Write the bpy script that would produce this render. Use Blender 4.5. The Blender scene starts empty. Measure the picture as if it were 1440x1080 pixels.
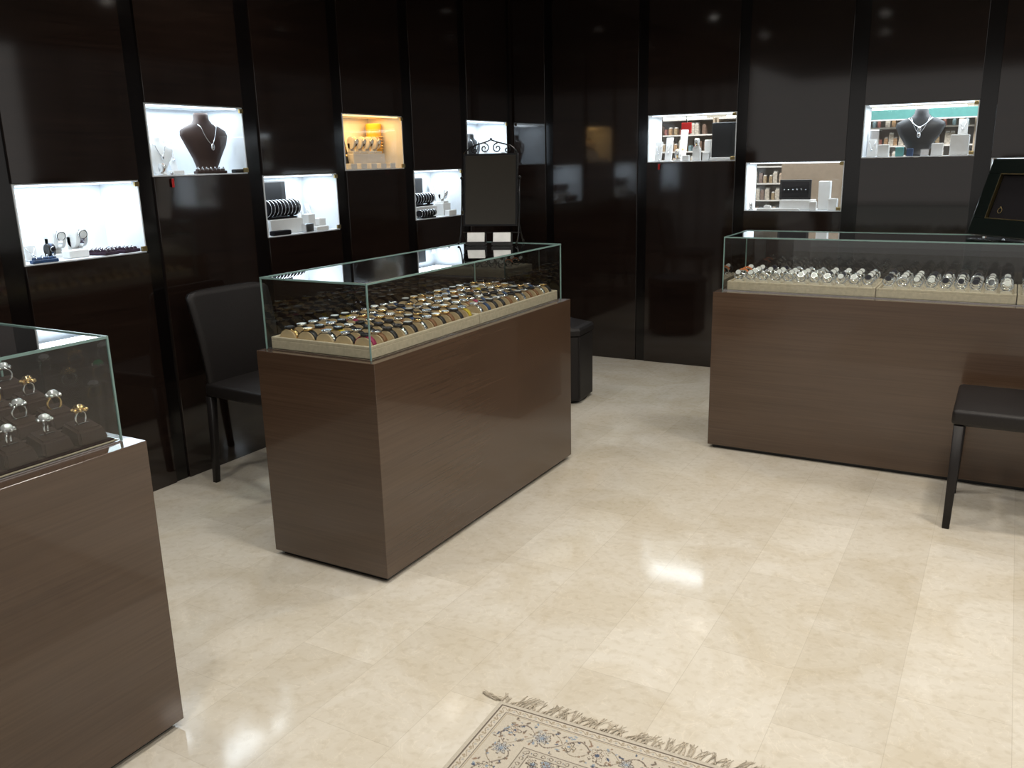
import bpy, bmesh, math, random
import numpy as np
from mathutils import Vector, Matrix
random.seed(7)
scene=bpy.context.scene
col=scene.collection
scene.view_settings.view_transform='Standard'
scene.view_settings.look='None'

# ------------------------------------------------------------ materials
def nt(name):
    m=bpy.data.materials.new(name); m.use_nodes=True
    n=m.node_tree; b=n.nodes['Principled BSDF']
    return m,n,b
def tint(n,b,color,amount,scale=(30,30,30),rough=None):
    tc=n.nodes.new('ShaderNodeTexCoord'); mp=n.nodes.new('ShaderNodeMapping'); mp.inputs['Scale'].default_value=scale
    no=n.nodes.new('ShaderNodeTexNoise'); no.inputs['Scale'].default_value=1.0; no.inputs['Detail'].default_value=4
    r=n.nodes.new('ShaderNodeValToRGB')
    r.color_ramp.elements[0].position=.3; r.color_ramp.elements[1].position=.7
    r.color_ramp.elements[0].color=[max(0,c*(1-amount)) for c in color]+[1]
    r.color_ramp.elements[1].color=[min(1,c*(1+amount)) for c in color]+[1]
    n.links.new(tc.outputs['Object'],mp.inputs[0]); n.links.new(mp.outputs[0],no.inputs['Vector'])
    n.links.new(no.outputs['Fac'],r.inputs[0]); n.links.new(r.outputs[0],b.inputs['Base Color'])
    return no
def mat(name,color,rough=.5,metal=0,spec=.5,amount=.06,scale=(30,30,30),coat=0,bump=0):
    m,n,b=nt(name)
    no=tint(n,b,color,amount,scale)
    b.inputs['Roughness'].default_value=rough; b.inputs['Metallic'].default_value=metal
    b.inputs['Specular IOR Level'].default_value=spec; b.inputs['Coat Weight'].default_value=coat
    if bump:
        bp=n.nodes.new('ShaderNodeBump'); bp.inputs['Strength'].default_value=bump; bp.inputs['Distance'].default_value=.002
        n.links.new(no.outputs['Fac'],bp.inputs['Height']); n.links.new(bp.outputs[0],b.inputs['Normal'])
    return m
def emat(name,color,strength):
    m,n,b=nt(name)
    b.inputs['Base Color'].default_value=(*color,1); b.inputs['Emission Color'].default_value=(*color,1); b.inputs['Emission Strength'].default_value=strength
    return m
def wood(name,dark,light,rough,zs=90,coat=.0,spec=.5):
    m,n,b=nt(name)
    tc=n.nodes.new('ShaderNodeTexCoord')
    mp=n.nodes.new('ShaderNodeMapping'); mp.inputs['Scale'].default_value=(2.2,2.2,zs)
    no=n.nodes.new('ShaderNodeTexNoise'); no.inputs['Scale'].default_value=1.0; no.inputs['Detail'].default_value=6; no.inputs['Roughness'].default_value=.65; no.inputs['Distortion'].default_value=.3
    mp2=n.nodes.new('ShaderNodeMapping'); mp2.inputs['Scale'].default_value=(.8,.8,9)
    no2=n.nodes.new('ShaderNodeTexNoise'); no2.inputs['Scale'].default_value=1.0; no2.inputs['Detail'].default_value=3
    mx=n.nodes.new('ShaderNodeMath'); mx.operation='MULTIPLY_ADD'; mx.inputs[1].default_value=.6
    ml=n.nodes.new('ShaderNodeMath'); ml.operation='MULTIPLY'; ml.inputs[1].default_value=.4
    r=n.nodes.new('ShaderNodeValToRGB'); r.color_ramp.elements[0].position=.32; r.color_ramp.elements[1].position=.68
    r.color_ramp.elements[0].color=(*dark,1); r.color_ramp.elements[1].color=(*light,1)
    L=n.links.new
    L(tc.outputs['Object'],mp.inputs[0]);L(tc.outputs['Object'],mp2.inputs[0]);L(mp.outputs[0],no.inputs['Vector']);L(mp2.outputs[0],no2.inputs['Vector'])
    L(no2.outputs['Fac'],ml.inputs[0]);L(no.outputs['Fac'],mx.inputs[0]);L(ml.outputs[0],mx.inputs[2]);L(mx.outputs[0],r.inputs[0]);L(r.outputs[0],b.inputs['Base Color'])
    b.inputs['Roughness'].default_value=rough; b.inputs['Coat Weight'].default_value=coat; b.inputs['Coat Roughness'].default_value=.05
    b.inputs['Specular IOR Level'].default_value=spec
    return m
def glassmat(name,tintc=(.90,.935,.92),k=2.0):
    m=bpy.data.materials.new(name); m.use_nodes=True; n=m.node_tree
    for x in list(n.nodes):
        if x.type!='OUTPUT_MATERIAL': n.nodes.remove(x)
    out=[x for x in n.nodes if x.type=='OUTPUT_MATERIAL'][0]
    tr=n.nodes.new('ShaderNodeBsdfTransparent'); tr.inputs[0].default_value=(*tintc,1)
    gl=n.nodes.new('ShaderNodeBsdfGlossy'); gl.inputs['Roughness'].default_value=.0
    lw=n.nodes.new('ShaderNodeLayerWeight'); lw.inputs[0].default_value=.5
    p=n.nodes.new('ShaderNodeMath'); p.operation='POWER'; p.inputs[1].default_value=5
    q=n.nodes.new('ShaderNodeMath'); q.operation='MULTIPLY_ADD'; q.inputs[1].default_value=.96*k; q.inputs[2].default_value=.04*k; q.use_clamp=True
    mx=n.nodes.new('ShaderNodeMixShader'); L=n.links.new
    L(lw.outputs['Facing'],p.inputs[0]);L(p.outputs[0],q.inputs[0]);L(q.outputs[0],mx.inputs[0]);L(tr.outputs[0],mx.inputs[1]);L(gl.outputs[0],mx.inputs[2]);L(mx.outputs[0],out.inputs[0])
    return m
def floormat():
    m,n,b=nt('marble_tiles'); L=n.links.new
    tc=n.nodes.new('ShaderNodeTexCoord')
    mp=n.nodes.new('ShaderNodeMapping'); mp.inputs['Rotation'].default_value=(0,0,math.radians(90)); mp.inputs['Location'].default_value=(.12,-.155,0)
    br=n.nodes.new('ShaderNodeTexBrick'); br.offset=.5; br.inputs['Scale'].default_value=1; br.inputs['Brick Width'].default_value=.61; br.inputs['Row Height'].default_value=.305
    br.inputs['Mortar Size'].default_value=.0011; br.inputs['Mortar Smooth'].default_value=.3; br.inputs['Bias'].default_value=0
    br.inputs['Color1'].default_value=(.610,.565,.480,1); br.inputs['Color2'].default_value=(.675,.632,.548,1); br.inputs['Mortar'].default_value=(.55,.505,.425,1)
    L(tc.outputs['Object'],mp.inputs[0]); L(mp.outputs[0],br.inputs['Vector'])
    n1=n.nodes.new('ShaderNodeTexNoise'); n1.inputs['Scale'].default_value=2.6; n1.inputs['Detail'].default_value=9; n1.inputs['Roughness'].default_value=.66; n1.inputs['Distortion'].default_value=1.0
    r1=n.nodes.new('ShaderNodeValToRGB'); r1.color_ramp.elements[0].position=.36; r1.color_ramp.elements[1].position=.60
    r1.color_ramp.elements[0].color=(.90,.865,.80,1); r1.color_ramp.elements[1].color=(1.02,1.02,1.02,1)
    n2=n.nodes.new('ShaderNodeTexNoise'); n2.inputs['Scale'].default_value=34; n2.inputs['Detail'].default_value=7; n2.inputs['Distortion'].default_value=.4
    r2=n.nodes.new('ShaderNodeValToRGB'); r2.color_ramp.elements[0].position=.32; r2.color_ramp.elements[1].position=.50
    r2.color_ramp.elements[0].color=(.92,.905,.88,1); r2.color_ramp.elements[1].color=(1.0,1.0,1.0,1)
    v=n.nodes.new('ShaderNodeTexNoise'); v.inputs['Scale'].default_value=7; v.inputs['Detail'].default_value=10; v.inputs['Distortion'].default_value=1.8
    r3=n.nodes.new('ShaderNodeValToRGB'); e=r3.color_ramp.elements; e[0].position=.488; e[0].color=(1,1,1,1); e[1].position=.512; e[1].color=(1,1,1,1)
    x=e.new(.5); x.color=(1.08,1.08,1.08,1)
    for t in (n1,n2,v): L(tc.outputs['Object'],t.inputs['Vector'])
    L(n1.outputs['Fac'],r1.inputs[0]);L(n2.outputs['Fac'],r2.inputs[0]);L(v.outputs['Fac'],r3.inputs[0])
    cur=br.outputs['Color']
    for r in (r1,r2,r3):
        mm=n.nodes.new('ShaderNodeMix'); mm.data_type='RGBA'; mm.blend_type='MULTIPLY'; mm.inputs['Factor'].default_value=1
        L(cur,mm.inputs[6]); L(r.outputs[0],mm.inputs[7]); cur=mm.outputs[2]
    L(cur,b.inputs['Base Color'])
    b.inputs['Roughness'].default_value=.09; b.inputs['Specular IOR Level'].default_value=.40
    return m

M={}
M['floor']=floormat()
M['wall']=wood('wenge_gloss_panel',(.0070,.0041,.0033),(.018,.0106,.0080),.07,zs=70,spec=.75)
M['gap']=mat('black_gloss_channel',(.004,.003,.003),.12)
M['wood']=wood('walnut_veneer',(.052,.0300,.0185),(.088,.0530,.0330),.22,zs=130,coat=.5)
M['plinth']=mat('black_plinth',(.01,.01,.01),.5)
M['glass']=glassmat('clear_glass'); M['gdoor']=glassmat('door_glass',(.97,.98,.98),1.0)
M['edge']=mat('green_glass_edge',(.19,.30,.28),.2)
M['suede']=mat('cream_suede',(.60,.51,.38),.9,spec=.15,amount=.10,scale=(60,60,60))
M['cush']=mat('tan_suede_cushion',(.58,.45,.28),.85,spec=.2)
M['cushw']=mat('ivory_suede_cushion',(.68,.62,.52),.85,spec=.2)
M['leather']=mat('black_leather',(.0085,.0064,.006),.5,spec=.35,amount=.3,scale=(160,160,160),bump=.3)
M['brown']=mat('brown_leather',(.028,.0125,.008),.75,spec=.25,bump=.2)
M['white']=mat('white_laminate',(.76,.80,.84),.5,amount=.02)
M['whitel']=mat('white_leather',(.72,.71,.69),.45,amount=.03)
M['black']=mat('black_satin',(.012,.012,.013),.4)
M['blackv']=mat('black_velvet',(.012,.011,.013),.9,spec=.1)
M['plum']=mat('plum_velvet',(.035,.020,.035),.9,spec=.1)
M['bust']=mat('brown_bust',(.035,.016,.012),.5)
M['iron']=mat('wrought_iron',(.012,.012,.013),.35,metal=.6)
M['silver']=mat('polished_silver',(.78,.79,.81),.16,metal=1)
M['gold']=mat('polished_gold',(.78,.55,.26),.22,metal=1)
M['brass']=mat('brass',(.40,.31,.14),.3,metal=1)
M['dialw']=mat('white_dial',(.8,.8,.78),.15)
M['dialk']=mat('black_dial',(.02,.02,.03),.1)
M['mirror']=mat('mirror_silvering',(.70,.68,.62),.02,metal=1,amount=.01)
M['yellow']=mat('mustard_fabric',(.75,.40,.03),.7)
M['red']=mat('red_plastic',(.5,.02,.02),.4)
M['orange']=mat('orange_coral',(.8,.22,.05),.35)
M['blue']=mat('blue_leather',(.02,.06,.16),.5)
M['magenta']=mat('magenta_leather',(.35,.02,.09),.5)
M['yel']=mat('yellow_leather',(.65,.48,.02),.5)
M['tanl']=mat('tan_leather',(.25,.11,.04),.5)
M['green']=mat('emerald',(.02,.35,.15),.1); M['purple']=mat('amethyst',(.35,.1,.5),.1); M['gem']=mat('clear_gem',(.9,.92,.95),.05,metal=.7)
M['card']=mat('white_card',(.75,.76,.74),.5)
M['dkgreen']=mat('dark_green_lacquer',(.006,.009,.008),.15)
M['ceil']=mat('dark_painted_ceiling',(.032,.026,.020),.8)
M['lamp']=emat('lamp_glow',(1,.95,.87),8)
M['turq']=mat('turquoise_board',(.12,.38,.38),.4)
M['storew']=mat('store_wall_paint',(.62,.57,.48),.8)
M['shelf']=mat('shelf_board',(.42,.35,.27),.5)
M['beige']=mat('beige_column',(.30,.24,.18),.6)

# ------------------------------------------------------------ mesh helpers
def box(bm,x0,x1,y0,y1,z0,z1,mi=0,bev=0,seg=2):
    r=bmesh.ops.create_cube(bm,size=1); vs=r['verts']
    for v in vs: v.co=Vector(((x0+x1)/2+v.co.x*(x1-x0),(y0+y1)/2+v.co.y*(y1-y0),(z0+z1)/2+v.co.z*(z1-z0)))
    fs={f for v in vs for f in v.link_faces}
    for f in fs: f.material_index=mi
    if bev:
        es=list({e for v in vs for e in v.link_edges})
        bmesh.ops.bevel(bm,geom=es,offset=bev,segments=seg,affect='EDGES',profile=.5,material=-1)
    return vs
def loft(bm,rings,seg=24,mi=0,cap=True,mtx=None,power=2):
    """rings: (z,rx,ry,cx,cy)"""
    prev=None;first=None
    for (z,rx,ry,cx,cy) in rings:
        vs=[]
        for i in range(seg):
            a=2*math.pi*i/seg; c,s=math.cos(a),math.sin(a)
            if power!=2:
                c=math.copysign(abs(c)**(2/power),c); s=math.copysign(abs(s)**(2/power),s)
            p=Vector((cx+rx*c,cy+ry*s,z))
            if mtx is not None: p=mtx@p
            vs.append(bm.verts.new(p))
        if prev:
            for i in range(seg):
                f=bm.faces.new((prev[i],prev[(i+1)%seg],vs[(i+1)%seg],vs[i])); f.material_index=mi; f.smooth=True
        else: first=vs
        prev=vs
    if cap:
        f=bm.faces.new(list(reversed(first))); f.material_index=mi
        f=bm.faces.new(prev); f.material_index=mi
def cyl(bm,r,z0,z1,cx=0,cy=0,seg=20,mi=0,mtx=None):
    loft(bm,[(z0,r,r,cx,cy),(z1,r,r,cx,cy)],seg,mi,True,mtx)
def tube(bm,pts,r,closed=False,seg=6,mi=0,r2=None):
    pts=[Vector(p) for p in pts]; n=len(pts); rings=[]
    up=None
    for i in range(n):
        if closed: t=pts[(i+1)%n]-pts[i-1]
        else: t=pts[min(i+1,n-1)]-pts[max(i-1,0)]
        t.normalize()
        if up is None:
            up=Vector((0,0,1)) if abs(t.z)<.9 else Vector((1,0,0))
        a=up-t*up.dot(t)
        if a.length<1e-5: a=t.orthogonal()
        a.normalize(); up=a; b=t.cross(a)
        rr=r if r2 is None else r+(r2-r)*i/(n-1)
        rings.append([bm.verts.new(pts[i]+a*rr*math.cos(2*math.pi*k/seg)+b*rr*math.sin(2*math.pi*k/seg)) for k in range(seg)])
    m=n if closed else n-1
    for i in range(m):
        A=rings[i];B=rings[(i+1)%n]
        for k in range(seg):
            f=bm.faces.new((A[k],A[(k+1)%seg],B[(k+1)%seg],B[k])); f.smooth=True; f.material_index=mi
    if not closed:
        bm.faces.new(list(reversed(rings[0]))).material_index=mi; bm.faces.new(rings[-1]).material_index=mi
def sphere(bm,c,r,mi=0,sx=1,sy=1,sz=1,seg=12):
    v=bmesh.ops.create_uvsphere(bm,u_segments=seg,v_segments=max(6,seg//2),radius=r)['verts']
    for x in v: x.co=Vector((c[0]+x.co.x*sx,c[1]+x.co.y*sy,c[2]+x.co.z*sz))
    for f in {f for x in v for f in x.link_faces}: f.material_index=mi; f.smooth=True
def quad(bm,pts,mi=0):
    f=bm.faces.new([bm.verts.new(p) for p in pts]); f.material_index=mi
def obj(name,bm,mats,parent=None,loc=None,rot=None,label=None,cat=None,group=None,kind=None):
    bmesh.ops.recalc_face_normals(bm,faces=bm.faces[:])
    me=bpy.data.meshes.new(name); bm.to_mesh(me); bm.free()
    for m in mats: me.materials.append(M[m] if isinstance(m,str) else m)
    o=bpy.data.objects.new(name,me); col.objects.link(o)
    setup(o,parent,loc,rot,label,cat,group,kind); return o
def setup(o,parent=None,loc=None,rot=None,label=None,cat=None,group=None,kind=None):
    if parent: o.parent=parent
    if loc is not None: o.location=loc
    if rot is not None: o.rotation_euler=rot if hasattr(rot,'__len__') else (0,0,rot)
    if label: o['label']=label
    if cat: o['category']=cat
    if group: o['group']=group
    if kind: o['kind']=kind
def thing(name,label,cat,loc=(0,0,0),rot=0,group=None):
    e=bpy.data.objects.new(name,None); e.empty_display_size=.05; col.objects.link(e)
    setup(e,None,loc,rot,label,cat,group); return e
B=bmesh.new

# ------------------------------------------------------------ room shell
WX=-3.674; WY=6.47; H=3.05; DEP=.30
LZ=(1.205,1.552); UZ=(1.565,1.912)
left=[(2.205,2.825,LZ),(2.915,3.535,UZ),(3.645,4.265,LZ),(4.358,4.975,UZ),(5.085,5.70,LZ),(5.80,6.41,UZ)]
back=[(-2.48,-1.80,UZ),(-1.72,-1.04,LZ),(-.935,-.25,UZ),(-.15,.53,LZ)]
bm=B()
def wallcols(bm,cols,tr):
    for (a0,a1,hz) in cols:
        if hz is None: tr(bm,a0,a1,0,H,0,.34,0)
        else:
            tr(bm,a0,a1,0,hz[0]-.002,0,.34,0); tr(bm,a0,a1,hz[1]+.002,H,0,.34,0)
def trL(bm,a0,a1,z0,z1,d0,d1,mi): box(bm,WX-d1,WX-d0,a0,a1,z0,z1,mi,bev=.0015,seg=1)
def trB(bm,a0,a1,z0,z1,d0,d1,mi): box(bm,a0,a1,WY+d0,WY+d1,z0,z1,mi,bev=.0015,seg=1)
colsL=[]
for y0 in (-.68,.045,.77,1.485): colsL.append((y0,y0+.62,None))
colsL+= [(a0-.002,a1+.002,hz) for a0,a1,hz in left]
wallcols(bm,colsL,trL)
ed=sorted([(c[0],c[1]) for c in colsL]); g0=-1.0
for (a0,a1) in ed+[(WY,WY)]:
    if a0-g0>.005: box(bm,WX-.34,WX-.012,g0,a0,0,H,1)
    g0=a1
obj('wall_left',bm,['wall','gap'],kind='structure')
bm=B()
colsB=[(-3.80,-3.36,None),(-3.29,-2.56,None)]+[(a0-.002,a1+.002,hz) for a0,a1,hz in back]+[(.61,1.29,None),(1.37,2.05,None),(2.13,2.81,None)]
wallcols(bm,colsB,trB)
ed=sorted([(c[0],c[1]) for c in colsB]); g0=ed[0][1]
for (a0,a1) in ed[1:]+[(3.0,3.0)]:
    if a0-g0>.005: box(bm,g0,a0,WY+.012,WY+.34,0,H,1)
    g0=a1
obj('wall_back',bm,['wall','gap'],kind='structure')
bm=B(); box(bm,-4.02,4.5,-6,WY+.34,-.05,0); obj('floor',bm,['floor'],kind='structure')
bm=B(); box(bm,-4.02,3.0,-6,WY+.34,H,H+.05); obj('ceiling',bm,['ceil'],kind='structure')

# neighbouring store seen through the back wall display windows
bm=B(); box(bm,-5.5,3,WY+.36,9.9,-.05,0); obj('floor',bm,['storew'],kind='structure')
bm=B(); box(bm,-5.5,3,9.85,9.9,0,3.2); obj('wall_far',bm,['storew'],kind='structure')
bm=B(); box(bm,-5.5,3,WY+.36,9.9,3.2,3.25); obj('ceiling',bm,['white'],kind='structure')
LEV=(.98,1.15,1.32,1.49,1.66,1.83)
def shelfunit(x0,x1):
    t=thing('store_shelf','tall beige retail shelving unit stocked with goods','shelf',((x0+x1)/2,9.45,0),0,'shelving in the neighbouring store')
    w=(x1-x0)/2
    bm=B(); box(bm,-w,-w+.02,-.2,.2,0,1.99); box(bm,w-.02,w,-.2,.2,0,1.99); box(bm,-w,w,.18,.2,0,1.99); obj('shelf_frame',bm,['shelf'],t)
    for z in LEV+(1.99,):
        bm=B(); box(bm,-w+.02,w-.02,-.2,.18,z-.014,z); obj('shelf_board',bm,['whitel'],t)
    bm=B(); box(bm,-w+.1,w-.1,-.19,-.17,1.992,2.012); obj('light_tube',bm,[M['storelamp']],t)
M['storelamp']=emat('fluorescent_tube',(.95,1,.95),3)
UN=(-4.0,-2.78,-1.56,-.34)
for x0 in UN: shelfunit(x0,x0+1.2)
pm=[mat('product_print_%d'%i,c,.4,amount=.5,scale=(25,25,70)) for i,c in enumerate([(.26,.10,.08),(.34,.26,.16),(.18,.12,.09),(.50,.46,.40),(.15,.24,.27),(.38,.24,.13),(.45,.36,.28)])]
prods=[]
for i,m in enumerate(pm):
    bm=B(); w=.014+.0025*(i%4); h=.060+.020*(i%4); box(bm,-w,w,-.04,.04,0,h*.85,0,bev=.003); box(bm,-w*.8,w*.8,-.03,.03,h*.85,h,1,bev=.002)
    me=bpy.data.meshes.new('product_carton'); bm.to_mesh(me); bm.free(); me.materials.append(m); me.materials.append(M['card'] if i%2 else m); prods.append(me)
for z in LEV:
    x=-3.75
    while x<-.2:
        vis=(z>1.45 and (x<-2.5 or x>-1.5)) or (z<1.45 and -2.6<x<-1.95)
        edge=min(min(abs(x-s),abs(x-s-1.2)) for s in UN)<.045
        if vis and not edge:
            o=bpy.data.objects.new('product_carton',random.choice(prods)); col.objects.link(o)
            setup(o,None,(x,9.31,z+.001),random.uniform(-.06,.06),'small printed product carton on a store shelf','box','cartons on the neighbouring store shelves')
        x+=random.choice((.042,.05,.06,.08))
bm=B(); box(bm,-.28,.28,-.12,.12,0,3.19,0,bev=.01); box(bm,-.30,.30,-.14,.14,0,.12,0,bev=.01)
obj('column',bm,['beige'],None,(-1.66,8.7,0),0,'beige square column in the neighbouring store','column')
bm=B(); box(bm,-.55,.55,-.01,.01,0,.085,0,bev=.004); box(bm,-.57,.57,-.015,.015,-.012,0,1)
obj('sign_board',bm,['turq','white'],None,(-.75,9.15,1.90),0,'plain turquoise board above the store shelves','sign')
bm=B(); box(bm,-.05,.05,-.008,.008,-.05,.05,0,bev=.003); box(bm,-.004,.004,-.008,.008,.05,.9,1)
obj('hanging_sign',bm,['red','silver'],None,(-2.82,8.4,1.87),0,'small plain red board hanging in the neighbouring store','sign')

# ------------------------------------------------------------ lights
def area(name,loc,sx,sy,power,color,rot=(0,0,0)):
    l=bpy.data.lights.new(name,'AREA'); l.shape='RECTANGLE'; l.size=sx; l.size_y=sy; l.energy=power; l.color=color
    o=bpy.data.objects.new(name,l); col.objects.link(o); o.location=loc; o.rotation_euler=rot; return o
area('store_light',(-1.5,8.2,3.1),4,.5,170,(1,.98,.94))
def downlight(x,y,power,colr=(1,.945,.865)):
    t=thing('recessed_downlight','round white recessed ceiling downlight, switched on','ceiling light',(x,y,H),0,'recessed ceiling downlights')
    bm=B(); 
    loft(bm,[(-.001,.062,.062,0,0),(-.008,.060,.060,0,0),(-.008,.046,.046,0,0),(-.002,.042,.042,0,0)],28,0,False); obj('trim_ring',bm,['white'],t)
    bm=B(); cyl(bm,.042,-.004,-.002,seg=24); obj('lamp_disc',bm,['lamp'],t)
    l=bpy.data.lights.new('downlight_bulb','SPOT'); l.energy=power; l.spot_size=math.radians(150); l.spot_blend=.9; l.shadow_soft_size=.10; l.color=colr
    o=bpy.data.objects.new('downlight_bulb',l); col.objects.link(o); o.parent=t; o.location=(0,0,-.02)
for x,y,p in [(-1.6,.7,92),(0,.9,102),(1.6,1.0,84),(-1.4,2.3,94),(.1,2.4,100),(1.7,2.6,80),(-1.3,3.7,82),(.3,3.6,102),(1.9,4.2,76),(-2.9,1.4,76),(-3.0,3.2,46),(-2.3,5.3,70),(-.2,5.4,64)]:
    downlight(x,y,p,(1,.90,.77) if (x,y)==(.3,3.6) else (1,.95,.875))
w=bpy.data.worlds.new('World'); scene.world=w; w.use_nodes=True
w.node_tree.nodes['Background'].inputs[0].default_value=(1,.97,.93,1); w.node_tree.nodes['Background'].inputs[1].default_value=.55

# ------------------------------------------------------------ wall display cases
def place(org,side,a,d,z=0):
    if side=='L':
        # stand each item towards the far jamb so that it is not hidden behind the near one
        s=.8*d*(org[1]+.31)/3.674
        return (org[0]-d,org[1]+s+a*(1-s/.618),org[2]+z)
    return (org[0]+a,org[1]+d,org[2]+z)
def niche(a0,a1,hz,side,warm=False,openback=False,tag=False):
    org=(WX,a0,hz[0]) if side=='L' else (a0,WY,hz[0])
    rot=math.pi/2 if side=='L' else 0
    W=a1-a0; Hh=hz[1]-hz[0]
    lab='warm amber-lit wall display window with glass door' if warm else ('bright wall display window open to the store behind' if openback else 'white cool-lit wall display window with glass door')
    t=thing('wall_display_case',lab,'display case',org,rot,'lit display windows in the panelled walls')
    th=.006
    bm=B(); D=DEP
    box(bm,0,W,0.008,D,0,th); box(bm,0,W,.008,D,Hh-th,Hh); box(bm,0,th,.008,D,th,Hh-th); box(bm,W-th,W,.008,D,th,Hh-th)
    if not openback: box(bm,th,W-th,D-th,D,th,Hh-th)
    obj('case_lining',bm,['white'],t)
    if openback:
        bm=B(); quad(bm,[(th,D,th),(W-th,D,th),(W-th,D,Hh-th),(th,D,Hh-th)]); obj('back_glass',bm,['gdoor'],t)
    bm=B(); quad(bm,[(.001,.001,.001),(W-.001,.001,.001),(W-.001,.001,Hh-.001),(.001,.001,Hh-.001)]); obj('glass_door',bm,['gdoor'],t)
    for z0,z1,x0 in ((.008,.032,W-.034),(Hh-.03,Hh-.008,W-.03)):
        bm=B(); box(bm,x0,W-.004,-.006,.006,z0,z1,0,bev=.002); obj('hinge',bm,['brass'],t)
    bm=B(); box(bm,.03,W-.03,.02,.04,Hh-.013,Hh-.0065,0,bev=.001); obj('light_strip',bm,[M['lampwarm'] if warm else M['lampcool']],t)
    if tag:
        bm=B(); cyl(bm,.006,-.004,.006,seg=10,mi=1,mtx=Matrix.Translation((.10,-.008,.012))@Matrix.Rotation(math.pi/2,4,'X'))
        box(bm,.093,.107,-.012,-.007,-.055,-.012,0,bev=.002); obj('key_tag',bm,['red','silver'],t)
    c=(1,.55,.17) if warm else (.82,.92,1)
    l=bpy.data.lights.new('case_light','AREA'); l.shape='RECTANGLE'; l.size=W-.10; l.size_y=.18; l.energy=(2.0 if warm else (2.6 if not openback else 2.9)); l.color=c
    o=bpy.data.objects.new('case_light',l); col.objects.link(o); o.parent=t; o.location=(W/2,.15,Hh-.016)
    return org,side,W,Hh,rot
M['lampcool']=emat('cool_led',(.85,.94,1),2.5); M['lampwarm']=emat('warm_led',(1,.66,.28),2)
NL=[niche(a0,a1,hz,'L',warm=(i==3),tag=(i==1)) for i,(a0,a1,hz) in enumerate(left)]
NB=[niche(a0,a1,hz,'B',openback=True,tag=(i==0)) for i,(a0,a1,hz) in enumerate(back)]
FT=.0065
# item builders
def riser(n,a,d,w,dp,h,m='white',z=0,label=None,rz=0):
    org,side,W,Hh,rot=n
    bm=B(); box(bm,-w/2,w/2,-dp/2,dp/2,0,h,0,bev=min(.004,h*.2)); box(bm,-w/2+.006,w/2-.006,-dp/2+.006,dp/2-.006,h,h+.001,0)
    names={'white':'white','whitel':'white leather','black':'black','blackv':'black velvet','brown':'brown leather','silver':'silver','gold':'gold','card':'white','blue':'blue','turq':'turquoise','dialk':'glossy black','plum':'plum velvet'}
    return obj('display_block',bm,[m],None,place(org,side,a,d,FT+z),rot+rz,label or f'small {names.get(m,m)} jewellery display block in a wall case','display block')
def bust(n,a,d,s=1.0,m='bust',z=0,metal='silver',desc='dark brown',double=False,rz=0):
    org,side,W,Hh,rot=n
    t=thing('necklace_bust',f'{desc} necklace display bust wearing a {"silver" if metal=="silver" else "gold"} pendant necklace','bust',place(org,side,a,d,FT+z),rot+rz)
    bm=B()
    loft(bm,[(0,.055*s,.045*s,0,0),(.012*s,.055*s,.045*s,0,0),(.02*s,.055*s,.03*s,0,0),(.07*s,.080*s,.034*s,0,-.004*s),(.13*s,.118*s,.038*s,0,-.006*s),(.172*s,.138*s,.036*s,0,0),(.195*s,.132*s,.032*s,0,.004*s),(.212*s,.100*s,.03*s,0,.006*s),(.226*s,.058*s,.028*s,0,.008*s),(.245*s,.040*s,.027*s,0,.009*s),(.265*s,.037*s,.028*s,0,.01*s),(.275*s,.034*s,.025*s,0,.01*s)],28)
    obj('bust_form',bm,[m],t)
    def neck(dz,wd,drop,r):
        bm=B(); pts=[]
        for i in range(25):
            u=-1+2*i/24
            zz=(.222-drop*(1-abs(u)**1.6))*s; xx=u*wd*s
            yy=-(.033+.014*(1-abs(u)))*s-.002
            if abs(u)>.92: yy=-.020*s
            pts.append((xx,yy,zz))
        tube(bm,pts,r,seg=5)
        p=pts[12]; sphere(bm,(p[0],p[1]-.003,p[2]-.012*s),.011*s,seg=10,sy=.5,sz=1.4)
        obj('necklace',bm,[metal],t)
    neck(0,.050,.09,.0022)
    if double: neck(0,.066,.055,.0035)
    return t
def cstand(n,a,d,s=1.0,z=0,m='whitel',strap='silver',rz=0,dial='dialw'):
    org,side,W,Hh,rot=n
    t=thing('watch_stand',f'white stand holding a {strap} wristwatch in a wall case' if m!='black' else 'black stand holding a wristwatch in a wall case','watch stand',place(org,side,a,d,FT+z),rot+rz)
    bm=B(); box(bm,-.03*s,.03*s,-.03*s,.03*s,0,.012*s,0,bev=.003); box(bm,-.02*s,.02*s,.0,.02*s,.012*s,.06*s,0,bev=.003); obj('stand_base',bm,[m],t)
    bm=B(); R=Matrix.Translation((0,-.003*s,.06*s))@Matrix.Rotation(math.pi/2,4,'Y')
    loft(bm,[(-.020*s,.035*s,.027*s,0,0),(.020*s,.035*s,.027*s,0,0)],24,0,True,R); obj('cushion',bm,[m],t)
    bm=B(); loft(bm,[(-.007*s,.037*s,.029*s,0,0),(.007*s,.037*s,.029*s,0,0)],24,0,False,R); obj('watch_band',bm,[strap],t)
    bm=B(); R2=Matrix.Translation((0,-.034*s,.066*s))@Matrix.Rotation(math.pi/2+.2,4,'X'); cyl(bm,.015*s,-.004*s,.004*s,mi=0,mtx=R2); cyl(bm,.012*s,.004*s,.0045*s,mi=1,mtx=R2); obj('watch_case',bm,['silver',dial],t)
    return t
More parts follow.
